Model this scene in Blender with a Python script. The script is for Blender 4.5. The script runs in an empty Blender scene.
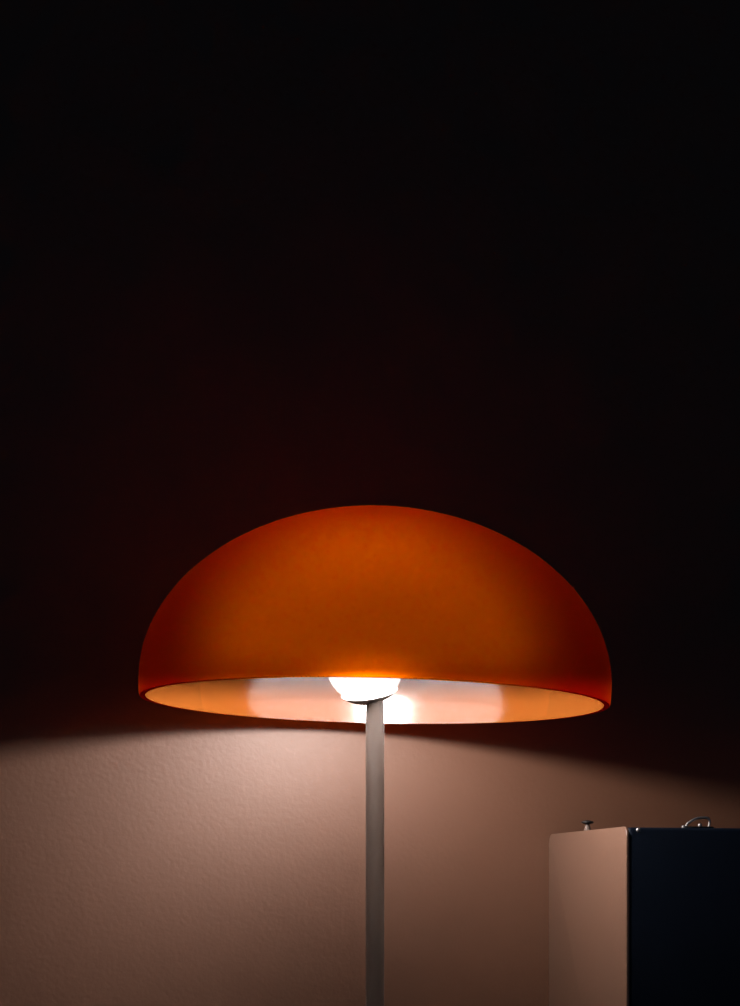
import bpy, bmesh, math
from mathutils import Vector, Matrix

SC = bpy.context.scene
COL = SC.collection
PI = math.pi

# ------------------------------------------------------------------ sizes (metres)
U = 0.16 / 235.0            # scale unit: the shade radius (16 cm) is 235 units
TABLE = 0.70                # top of the sideboard
RIM = TABLE + 0.38          # height of the shade's open rim
EYE = RIM - 196 * U         # camera height
DIST = 2000 * U             # camera to lamp axis

# ------------------------------------------------------------------ materials
def new_mat(name):
    m = bpy.data.materials.new(name)
    m.use_nodes = True
    m.node_tree.nodes.clear()
    return m, m.node_tree.nodes, m.node_tree.links

def principled(name, color, rough=0.5, metal=0.0, spec=0.5, var=0.0, var_scale=40.0, bump=0.0, bump_scale=200.0, coat=0.0):
    m, N, L = new_mat(name)
    out = N.new('ShaderNodeOutputMaterial')
    p = N.new('ShaderNodeBsdfPrincipled')
    p.inputs['Roughness'].default_value = rough
    p.inputs['Metallic'].default_value = metal
    p.inputs['Specular IOR Level'].default_value = spec
    p.inputs['Coat Weight'].default_value = coat
    tc = N.new('ShaderNodeTexCoord')
    if var > 0:
        n = N.new('ShaderNodeTexNoise'); n.inputs['Scale'].default_value = var_scale; n.inputs['Detail'].default_value = 4
        L.new(tc.outputs['Object'], n.inputs['Vector'])
        mx = N.new('ShaderNodeMix'); mx.data_type = 'RGBA'
        mx.inputs['A'].default_value = (*[c * (1 - var) for c in color], 1)
        mx.inputs['B'].default_value = (*[min(1, c * (1 + var)) for c in color], 1)
        L.new(n.outputs['Fac'], mx.inputs['Factor'])
        L.new(mx.outputs['Result'], p.inputs['Base Color'])
    else:
        p.inputs['Base Color'].default_value = (*color, 1)
    if bump > 0:
        b = N.new('ShaderNodeTexNoise'); b.inputs['Scale'].default_value = bump_scale; b.inputs['Detail'].default_value = 3
        L.new(tc.outputs['Object'], b.inputs['Vector'])
        bp = N.new('ShaderNodeBump'); bp.inputs['Strength'].default_value = bump; bp.inputs['Distance'].default_value = 0.001
        L.new(b.outputs['Fac'], bp.inputs['Height']); L.new(bp.outputs['Normal'], p.inputs['Normal'])
    L.new(p.outputs['BSDF'], out.inputs['Surface'])
    return m

def wall_material():
    m, N, L = new_mat('painted_plaster')
    out = N.new('ShaderNodeOutputMaterial')
    p = N.new('ShaderNodeBsdfPrincipled')
    p.inputs['Roughness'].default_value = 0.57
    p.inputs['Specular IOR Level'].default_value = 0.72
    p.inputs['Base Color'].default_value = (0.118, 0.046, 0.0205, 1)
    tc = N.new('ShaderNodeTexCoord')
    big = N.new('ShaderNodeTexNoise'); big.inputs['Scale'].default_value = 280; big.inputs['Detail'].default_value = 3; big.inputs['Roughness'].default_value = 0.55
    fine = N.new('ShaderNodeTexVoronoi'); fine.inputs['Scale'].default_value = 260; fine.feature = 'SMOOTH_F1'
    L.new(tc.outputs['Object'], big.inputs['Vector']); L.new(tc.outputs['Object'], fine.inputs['Vector'])
    mx = N.new('ShaderNodeMix'); mx.data_type = 'FLOAT'; mx.inputs['Factor'].default_value = 0.25
    L.new(big.outputs['Fac'], mx.inputs['A']); L.new(fine.outputs['Distance'], mx.inputs['B'])
    bp = N.new('ShaderNodeBump'); bp.inputs['Strength'].default_value = 0.2; bp.inputs['Distance'].default_value = 0.0012
    L.new(mx.outputs['Result'], bp.inputs['Height']); L.new(bp.outputs['Normal'], p.inputs['Normal'])
    L.new(p.outputs['BSDF'], out.inputs['Surface'])
    return m

def shade_outer_material():
    """Outer face of the tinted acrylic: lets light through, mostly forwards."""
    m, N, L = new_mat('orange_acrylic_outside')
    out = N.new('ShaderNodeOutputMaterial')
    tr = N.new('ShaderNodeBsdfTranslucent'); tr.inputs['Color'].default_value = (0.165, 0.0, 0.0004, 1)
    rf = N.new('ShaderNodeBsdfRefraction'); rf.inputs['Color'].default_value = (0.130, 0.0215, 0.0, 1)
    rf.inputs['Roughness'].default_value = 0.64; rf.inputs['IOR'].default_value = 1.35
    a = N.new('ShaderNodeAddShader')
    L.new(tr.outputs[0], a.inputs[0]); L.new(rf.outputs[0], a.inputs[1])
    L.new(a.outputs[0], out.inputs['Surface'])
    return m

def shade_inner_material():
    """Glossy inner face: orange body colour, a sharp clear reflection, half the light goes on into the acrylic."""
    m, N, L = new_mat('orange_acrylic_inside')
    out = N.new('ShaderNodeOutputMaterial')
    p = N.new('ShaderNodeBsdfPrincipled')
    p.inputs['Base Color'].default_value = (0.26, 0.072, 0.0115, 1)
    p.inputs['Roughness'].default_value = 0.10
    p.inputs['IOR'].default_value = 1.85
    t = N.new('ShaderNodeBsdfTransparent')
    mx = N.new('ShaderNodeMixShader'); mx.inputs[0].default_value = 0.35
    L.new(p.outputs[0], mx.inputs[1]); L.new(t.outputs[0], mx.inputs[2])
    L.new(mx.outputs[0], out.inputs['Surface'])
    return m

def opal_material():
    m, N, L = new_mat('opal_glass')
    out = N.new('ShaderNodeOutputMaterial')
    tr = N.new('ShaderNodeBsdfTranslucent'); tr.inputs['Color'].default_value = (0.88, 0.90, 0.91, 1)
    df = N.new('ShaderNodeBsdfDiffuse'); df.inputs['Color'].default_value = (0.62, 0.63, 0.64, 1)
    mx = N.new('ShaderNodeMixShader'); mx.inputs[0].default_value = 0.4
    L.new(tr.outputs[0], mx.inputs[1]); L.new(df.outputs[0], mx.inputs[2])
    L.new(mx.outputs[0], out.inputs['Surface'])
    return m

def bulb_material():
    m, N, L = new_mat('bulb_glass')
    out = N.new('ShaderNodeOutputMaterial')
    tr = N.new('ShaderNodeBsdfTranslucent'); tr.inputs['Color'].default_value = (0.95, 0.93, 0.92, 1)
    t = N.new('ShaderNodeBsdfTransparent')
    mx = N.new('ShaderNodeMixShader'); mx.inputs[0].default_value = 0.012
    L.new(t.outputs[0], mx.inputs[1]); L.new(tr.outputs[0], mx.inputs[2])
    L.new(mx.outputs[0], out.inputs['Surface'])
    return m

M_wall = wall_material()
M_out = shade_outer_material()
M_in = shade_inner_material()
M_opal = opal_material()
M_bulb = bulb_material()
M_white = principled('white_lacquer', (0.13, 0.092, 0.073), rough=0.45, spec=0.3, var=0.03, bump=0.03)
M_cup = principled('white_socket', (0.55, 0.50, 0.47), rough=0.5, spec=0.3, var=0.02)
M_panel = principled('pale_leatherette', (0.165, 0.086, 0.055), rough=0.42, spec=0.8, var=0.03, var_scale=90, bump=0.06, bump_scale=600)
M_navy = principled('navy_leatherette', (0.0012, 0.0045, 0.012), rough=0.65, spec=0.15, var=0.15, bump=0.15, bump_scale=700)
M_steel = principled('dark_nickel', (0.55, 0.52, 0.50), rough=0.42, metal=1.0, var=0.05)
M_black = principled('black_rubber', (0.012, 0.011, 0.011), rough=0.5, spec=0.3, var=0.1)
M_wood = principled('dark_walnut', (0.030, 0.016, 0.010), rough=0.5, spec=0.3, var=0.35, var_scale=18)
M_floor = principled('dark_floorboards', (0.020, 0.013, 0.009), rough=0.6, var=0.3, var_scale=6)

# ------------------------------------------------------------------ mesh helpers
def obj(name, bm, mats, parent=None, smooth=True):
    bmesh.ops.recalc_face_normals(bm, faces=bm.faces[:])
    me = bpy.data.meshes.new(name)
    bm.to_mesh(me); bm.free()
    for m in (mats if isinstance(mats, (list, tuple)) else [mats]):
        me.materials.append(m)
    if smooth:
        for p in me.polygons: p.use_smooth = True
        me.set_sharp_from_angle(angle=math.radians(38))
    o = bpy.data.objects.new(name, me)
    COL.objects.link(o)
    if parent: o.parent = parent
    return o

def thing(name, label, cat, loc, rotz=0.0):
    o = bpy.data.objects.new(name, None)
    COL.objects.link(o)
    o.empty_display_size = 0.03
    o.location = loc; o.rotation_euler = (0, 0, rotz)
    o['label'] = label; o['category'] = cat
    return o

def structure(o):
    o['kind'] = 'structure'
    return o

def lathe(bm, profile, seg=96, mat=None, closed=False, M=None):
    """Turn a list of (radius, height) about z; closed joins last ring to first."""
    rings = []
    for r, z in profile:
        if r < 1e-7:
            rings.append([bm.verts.new((0, 0, z))])
        else:
            rings.append([bm.verts.new((r * math.cos(2 * PI * i / seg), r * math.sin(2 * PI * i / seg), z)) for i in range(seg)])
    pairs = list(zip(range(len(rings) - 1), range(1, len(rings))))
    if closed: pairs.append((len(rings) - 1, 0))
    for k, (a, b) in enumerate(pairs):
        A, B = rings[a], rings[b]
        for i in range(seg):
            j = (i + 1) % seg
            if len(A) == 1 and len(B) == 1: break
            if len(A) == 1: f = bm.faces.new((A[0], B[j], B[i]))
            elif len(B) == 1: f = bm.faces.new((A[i], A[j], B[0]))
            else: f = bm.faces.new((A[i], A[j], B[j], B[i]))
            if mat: f.material_index = mat[k]
    if M is not None:
        bmesh.ops.transform(bm, matrix=M, verts=[v for ring in rings for v in ring])
    return bm

def box(bm, lo, hi, bevel=0.0, seg=3):
    r = bmesh.ops.create_cube(bm, size=1.0)
    vs = r['verts']
    c = (Vector(lo) + Vector(hi)) / 2; s = Vector(hi) - Vector(lo)
    for v in vs: v.co = Vector((v.co.x * s.x, v.co.y * s.y, v.co.z * s.z)) + c
    if bevel > 0:
        es = list({e for v in vs for e in v.link_edges})
        bmesh.ops.bevel(bm, geom=es, offset=bevel, segments=seg, profile=0.5, affect='EDGES')
    return bm

def tube(bm, pts, r, seg=12):
    """Round bar along a polyline, with caps."""
    pts = [Vector(p) for p in pts]
    rings = []
    up = None
    for i, p in enumerate(pts):
        d = (pts[min(i + 1, len(pts) - 1)] - pts[max(i - 1, 0)]).normalized()
        if up is None:
            up = d.orthogonal().normalized()
        up = (up - d * up.dot(d)).normalized()
        w = d.cross(up)
        rings.append([bm.verts.new(p + (up * math.cos(2 * PI * k / seg) + w * math.sin(2 * PI * k / seg)) * r) for k in range(seg)])
    for A, B in zip(rings, rings[1:]):
        for k in range(seg):
            j = (k + 1) % seg
            bm.faces.new((A[k], A[j], B[j], B[k]))
    bm.faces.new(rings[0][::-1]); bm.faces.new(rings[-1])
    return bm

def rounded_panel(bm, x0, x1, z0, z1, y0, y1, rad, axis='x', n=8, edge=0.0):
    """A slab with rounded corners in the (x, z) plane, thickness y0..y1, with eased outer edges."""
    pts = []
    for cx, cz, a0 in ((x1 - rad, z1 - rad, 0), (x0 + rad, z1 - rad, 90), (x0 + rad, z0 + rad, 180), (x1 - rad, z0 + rad, 270)):
        for k in range(n + 1):
            a = math.radians(a0 + 90 * k / n)
            pts.append((cx + rad * math.cos(a), cz + rad * math.sin(a)))
    A = [bm.verts.new((x, y0, z)) for x, z in pts]
    B = [bm.verts.new((x, y1, z)) for x, z in pts]
    m = len(pts)
    fa = bm.faces.new(A); fb = bm.faces.new(B[::-1])
    for i in range(m):
        j = (i + 1) % m
        bm.faces.new((A[i], B[i], B[j], A[j]))
    if edge > 0:
        es = [e for e in fa.edges] + [e for e in fb.edges]
        bmesh.ops.bevel(bm, geom=es, offset=edge, segments=3, profile=0.5, affect='EDGES')
    return bm

# ------------------------------------------------------------------ the setting
K = 0.22                                   # the wall runs away to the right of the picture plane
ANG = math.atan(K)
UX = Vector((math.cos(ANG), math.sin(ANG), 0))      # along the wall
UN = Vector((math.sin(ANG), -math.cos(ANG), 0))     # out of the wall, into the room
W0 = Vector((0, 273 * U, 0))               # a point on the wall straight behind the lamp

def in_wall_frame(o, z=0.0):
    o.location = (W0.x, W0.y, z)
    o.rotation_euler = (0, 0, ANG)
    return o

# local frame: x along the wall, -y into the room
bm = bmesh.new(); box(bm, (-2.2, 0.0, 0.0), (2.6, 0.12, 2.6))
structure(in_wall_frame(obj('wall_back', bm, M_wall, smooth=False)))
bm = bmesh.new(); box(bm, (-2.2, -2.6, -0.05), (2.6, 0.12, 0.0))
structure(in_wall_frame(obj('floor', bm, M_floor, smooth=False)))

# ------------------------------------------------------------------ sideboard that carries lamp and case (below the picture)
sb = thing('sideboard', 'low dark walnut sideboard under the orange lamp and the case', 'sideboard', (0, 0, 0))
in_wall_frame(sb)
DEP = 0.50
bm = bmesh.new(); box(bm, (-0.62, -DEP, TABLE - 0.03), (1.00, -0.004, TABLE), 0.003)
obj('top', bm, M_wood, sb)
bm = bmesh.new(); box(bm, (-0.60, -DEP + 0.025, 0.15), (0.98, -0.010, TABLE - 0.03), 0.002)
obj('body', bm, M_wood, sb)
for k in range(3):
    x0 = -0.595 + k * 0.525
    bm = bmesh.new(); box(bm, (x0 + 0.004, -DEP + 0.007, 0.16), (x0 + 0.521, -DEP + 0.025, TABLE - 0.036), 0.002)
    d = obj('door', bm, M_wood, sb)
    bm = bmesh.new()
    lathe(bm, [(0, 0), (0.006, 0), (0.006, 0.010), (0.012, 0.016), (0.012, 0.022), (0, 0.024)], 24,
          M=Matrix.Translation((x0 + 0.46, -DEP + 0.007, 0.50)) @ Matrix.Rotation(PI / 2, 4, 'X'))
    obj('knob', bm, M_steel, d)
for x in (-0.54, 0.92):
    for y in (-DEP + 0.07, -0.06):
        bm = bmesh.new()
        lathe(bm, [(0, 0), (0.013, 0), (0.022, 0.15), (0, 0.15)], 24, M=Matrix.Translation((x, y, 0)))
        obj('leg', bm, M_wood, sb)

# ------------------------------------------------------------------ table lamp
lamp = thing('table_lamp', 'glowing orange dome-shaded mushroom lamp on a slim white pole', 'lamp', (0, 0, TABLE))
H = RIM - TABLE

R, HT, NEXP, TH = 235 * U, 192 * U, 1.97, 2.2 * U
def dome(r, h, n, steps, z0=0.0):
    out = []
    for i in range(steps + 1):
        t = i / steps * PI / 2
        c, s = math.cos(t), math.sin(t)
        out.append((r * max(0.0, c) ** (2 / n) if i < steps else 0.0, z0 + h * s ** (2 / n)))
    return out
Z0, ZI = 20 * U, 47.5 * U                     # short upright collar at the rim, outside and inside
outer = [(R - 1.6 * U, 0.0), (R - 0.9 * U, 1.0 * U), (R - 0.4 * U, 5 * U), (R, 14 * U)] + dome(R, HT - Z0, NEXP, 48, Z0)
idome = [p for p in dome(R - TH, HT - TH - Z0, NEXP, 60, Z0) if p[1] > ZI]
ri = idome[0][0]
inner = [(ri - 1.0 * U * (1 - k / 12) ** 2, ZI * k / 12) for k in range(13)] + idome
prof = outer + inner[::-1]
mats = [0] * (len(outer) - 1) + [0] + [1] * (len(inner) - 1) + [0]
bm = bmesh.new()
lathe(bm, prof, 160, mat=mats, closed=True)
shade = obj('lamp_shade', bm, [M_out, M_in], lamp)
shade['label'] = 'orange translucent dome shade'
shade.location = (-0.5 * U, 0, H)
shade.rotation_euler = (0, math.radians(1.35), 0)

# unseen opal glass dome, added inside the shade for its reflection and glow
DR, DZ = 131 * U, 29.5 * U
o1 = dome(DR, 92 * U, 2.0, 24, DZ); i1 = dome(DR - 3 * U, 89 * U, 2.0, 24, DZ)
bm = bmesh.new(); lathe(bm, o1 + i1[::-1], 96, closed=True)
diff = obj('diffuser', bm, M_opal, lamp); diff.location = (-3.5 * U, 0, H); diff.rotation_euler = (math.radians(5.0), 0, 0)
# the diffuser hangs on a short rod from the top of the shade
bm = bmesh.new(); lathe(bm, [(0, 121.5 * U), (5 * U, 121.5 * U), (5 * U, 188.8 * U), (0, 188.8 * U)], 24)
rod = obj('diffuser_rod', bm, M_white, lamp); rod.location = (-2 * U, 0, H)

# globe bulb, cradled in a small cup on top of the pole
BC = Vector((-10 * U, 0, H + 39 * U)); BR = 39 * U
bm = bmesh.new()
lathe(bm, [(0 if i in (0, 40) else BR * math.sin(PI * i / 40), -BR * math.cos(PI * i / 40) * (1.0 if i <= 20 else 1.45)) for i in range(41)], 64)
bulb = obj('bulb', bm, M_bulb, lamp); bulb.location = BC
bulb['label'] = 'white globe bulb glowing under the shade'
cp = []
for i in range(0, 17):
    a = math.radians(44) * i / 16
    cp.append((0 if i == 0 else (BR + 2.2 * U) * math.sin(a), -(BR + 2.2 * U) * math.cos(a)))
for i in range(16, -1, -1):
    a = math.radians(44) * i / 16
    cp.append((0 if i == 0 else (BR + 0.6 * U) * math.sin(a), -(BR + 0.6 * U) * math.cos(a)))
bm = bmesh.new(); lathe(bm, cp, 64)
cup = obj('bulb_cup', bm, M_cup, lamp); cup.location = BC
cup.rotation_euler = (math.radians(20), math.radians(-9), 0)

bm = bmesh.new()
lathe(bm, [(0, 0.012), (9.3 * U, 0.012), (9.3 * U, H - 6 * U), (8.6 * U, H - 5 * U), (8.6 * U, H + 2.5 * U), (0, H + 2.5 * U)], 48)
obj('pole', bm, M_white, lamp)
bm = bmesh.new()
lathe(bm, [(0, 0), (0.085, 0), (0.087, 0.002), (0.087, 0.007), (0.083, 0.011), (0.020, 0.015), (0.012, 0.022), (0, 0.022)], 96)
obj('base', bm, M_white, lamp)

# the lamp's light
pl = bpy.data.lights.new('bulb_light', 'POINT')
pl.energy = 4.0
pl.color = (1.0, 0.92, 0.885)
pl.shadow_soft_size = 18 * U
po = bpy.data.objects.new('bulb_light', pl); COL.objects.link(po)
po.parent = lamp; po.location = BC + Vector((2 * U, 0, 11 * U))

# ------------------------------------------------------------------ case at the wall
# far left corner and near left corner of the case's pale end
A = Vector((203.4 * U, 315 * U, 0))
LEN, CH = 264.6 * U, EYE + 74.8 * U - TABLE
case = thing('storage_case', 'dark navy box with a pale rounded end panel standing by the wall', 'case', (A.x, A.y, TABLE), ANG)
# local: x along the wall, -y into the room
CW = 0.46
bm = bmesh.new(); box(bm, (1.2 * U, -LEN + 0.3 * U, 0.006), (CW, 0, CH - 1.0 * U), 0.0022, 3)
obj('body', bm, M_navy, case)
bm = bmesh.new()
rounded_panel(bm, -LEN, 0, 0.004, CH, -1.5 * U, 1.5 * U, 10 * U, edge=1.0 * U)
bmesh.ops.transform(bm, matrix=Matrix.Rotation(PI / 2, 4, 'Z'), verts=bm.verts[:])
pn = obj('end_panel', bm, M_panel, case)
pn['label'] = 'pale satin end panel with rounded corners'
for x in (0.03, CW - 0.03):
    for y in (-0.02, -LEN + 0.02):
        bm = bmesh.new(); lathe(bm, [(0, 0), (0.008, 0), (0.009, 0.0065), (0, 0.0065)], 24, M=Matrix.Translation((x, y, 0)))
        obj('foot', bm, M_black, case)
# flared peg on top
bm = bmesh.new()
lathe(bm, [(0, -1 * U), (4.6 * U, -1 * U), (4.2 * U, 1 * U), (2.6 * U, 7 * U), (2.3 * U, 9.2 * U), (0, 9.2 * U)], 32)
peg = obj('peg', bm, M_white, case); peg.location = (8 * U, -111 * U, CH - 0.6 * U)
bm = bmesh.new()
lathe(bm, [(0, 8.6 * U), (5.2 * U, 9.0 * U), (6.8 * U, 10.2 * U), (6.6 * U, 11.2 * U), (2.4 * U, 12.6 * U), (0, 12.8 * U)], 32)
obj('peg_cap', bm, M_black, peg)
# wire latch near the front top edge
lx, ly = 81.5 * U, -LEN + 14 * U
bm = bmesh.new(); box(bm, (-16 * U, -6 * U, -0.6 * U), (16 * U, 6 * U, 1.8 * U), 0.6 * U, 2)
la = obj('latch', bm, M_black, case); la.location = (lx, ly, CH - 1.0 * U)
bm = bmesh.new()
tube(bm, [(-13 * U, 0, 1.5 * U), (-11 * U, 0, 5 * U), (-3 * U, 0, 9.6 * U), (0, 0, 10.6 * U), (9 * U, 0, 11.2 * U), (12 * U, 0, 10.4 * U), (13.4 * U, 0, 8 * U), (13.2 * U, 0, 5 * U), (12.6 * U, 0, 1.5 * U)], 1.4 * U)
obj('wire_bail', bm, M_steel, la)
bm = bmesh.new()
lathe(bm, [(0, 0), (2 * U, 0), (2.4 * U, 1.5 * U), (1.6 * U, 3.2 * U), (0, 3.8 * U)], 24, M=Matrix.Translation((2 * U, -2 * U, 1.4 * U)))
obj('latch_stud', bm, M_steel, la)
bm = bmesh.new()
lathe(bm, [(0, 0), (2.2 * U, 0), (2.6 * U, 1.5 * U), (1.6 * U, 3 * U), (0, 3.4 * U)], 24)
st = obj('stud', bm, M_steel, case); st.location = (65.4 * U, -LEN + 12 * U, CH - 1.2 * U)
bm = bmesh.new()
lathe(bm, [(0, 0), (2.8 * U, 0), (2.6 * U, 0.5 * U), (1.6 * U, 1.1 * U), (0, 1.3 * U)], 24, M=Matrix.Rotation(PI / 2, 4, 'X'))
rv = obj('rivet', bm, M_steel, case); rv.location = (12 * U, -LEN + 0.4 * U, CH - 4 * U)

# ------------------------------------------------------------------ dim night room
w = bpy.data.worlds.new('night'); SC.world = w; w.use_nodes = True
bg = w.node_tree.nodes['Background']
bg.inputs['Color'].default_value = (0.40, 0.62, 1.0, 1); bg.inputs['Strength'].default_value = 0.028

# ------------------------------------------------------------------ camera
cam = bpy.data.cameras.new('camera')
cam.sensor_fit = 'HORIZONTAL'; cam.sensor_width = 36.0
cam.lens = 36.0 * 2000 / 740
cam.shift_y = (899 - 503) / 740
cam.clip_start = 0.01
co = bpy.data.objects.new('camera', cam); COL.objects.link(co)
co.location = (-5 * U, -DIST, EYE)
co.rotation_euler = (PI / 2, 0, 0)
SC.camera = co

SC.view_settings.view_transform = 'Standard'
SC.view_settings.look = 'None'
SC.view_settings.exposure = 0.0
SC.view_settings.gamma = 1.0
SC.view_settings.use_curve_mapping = False
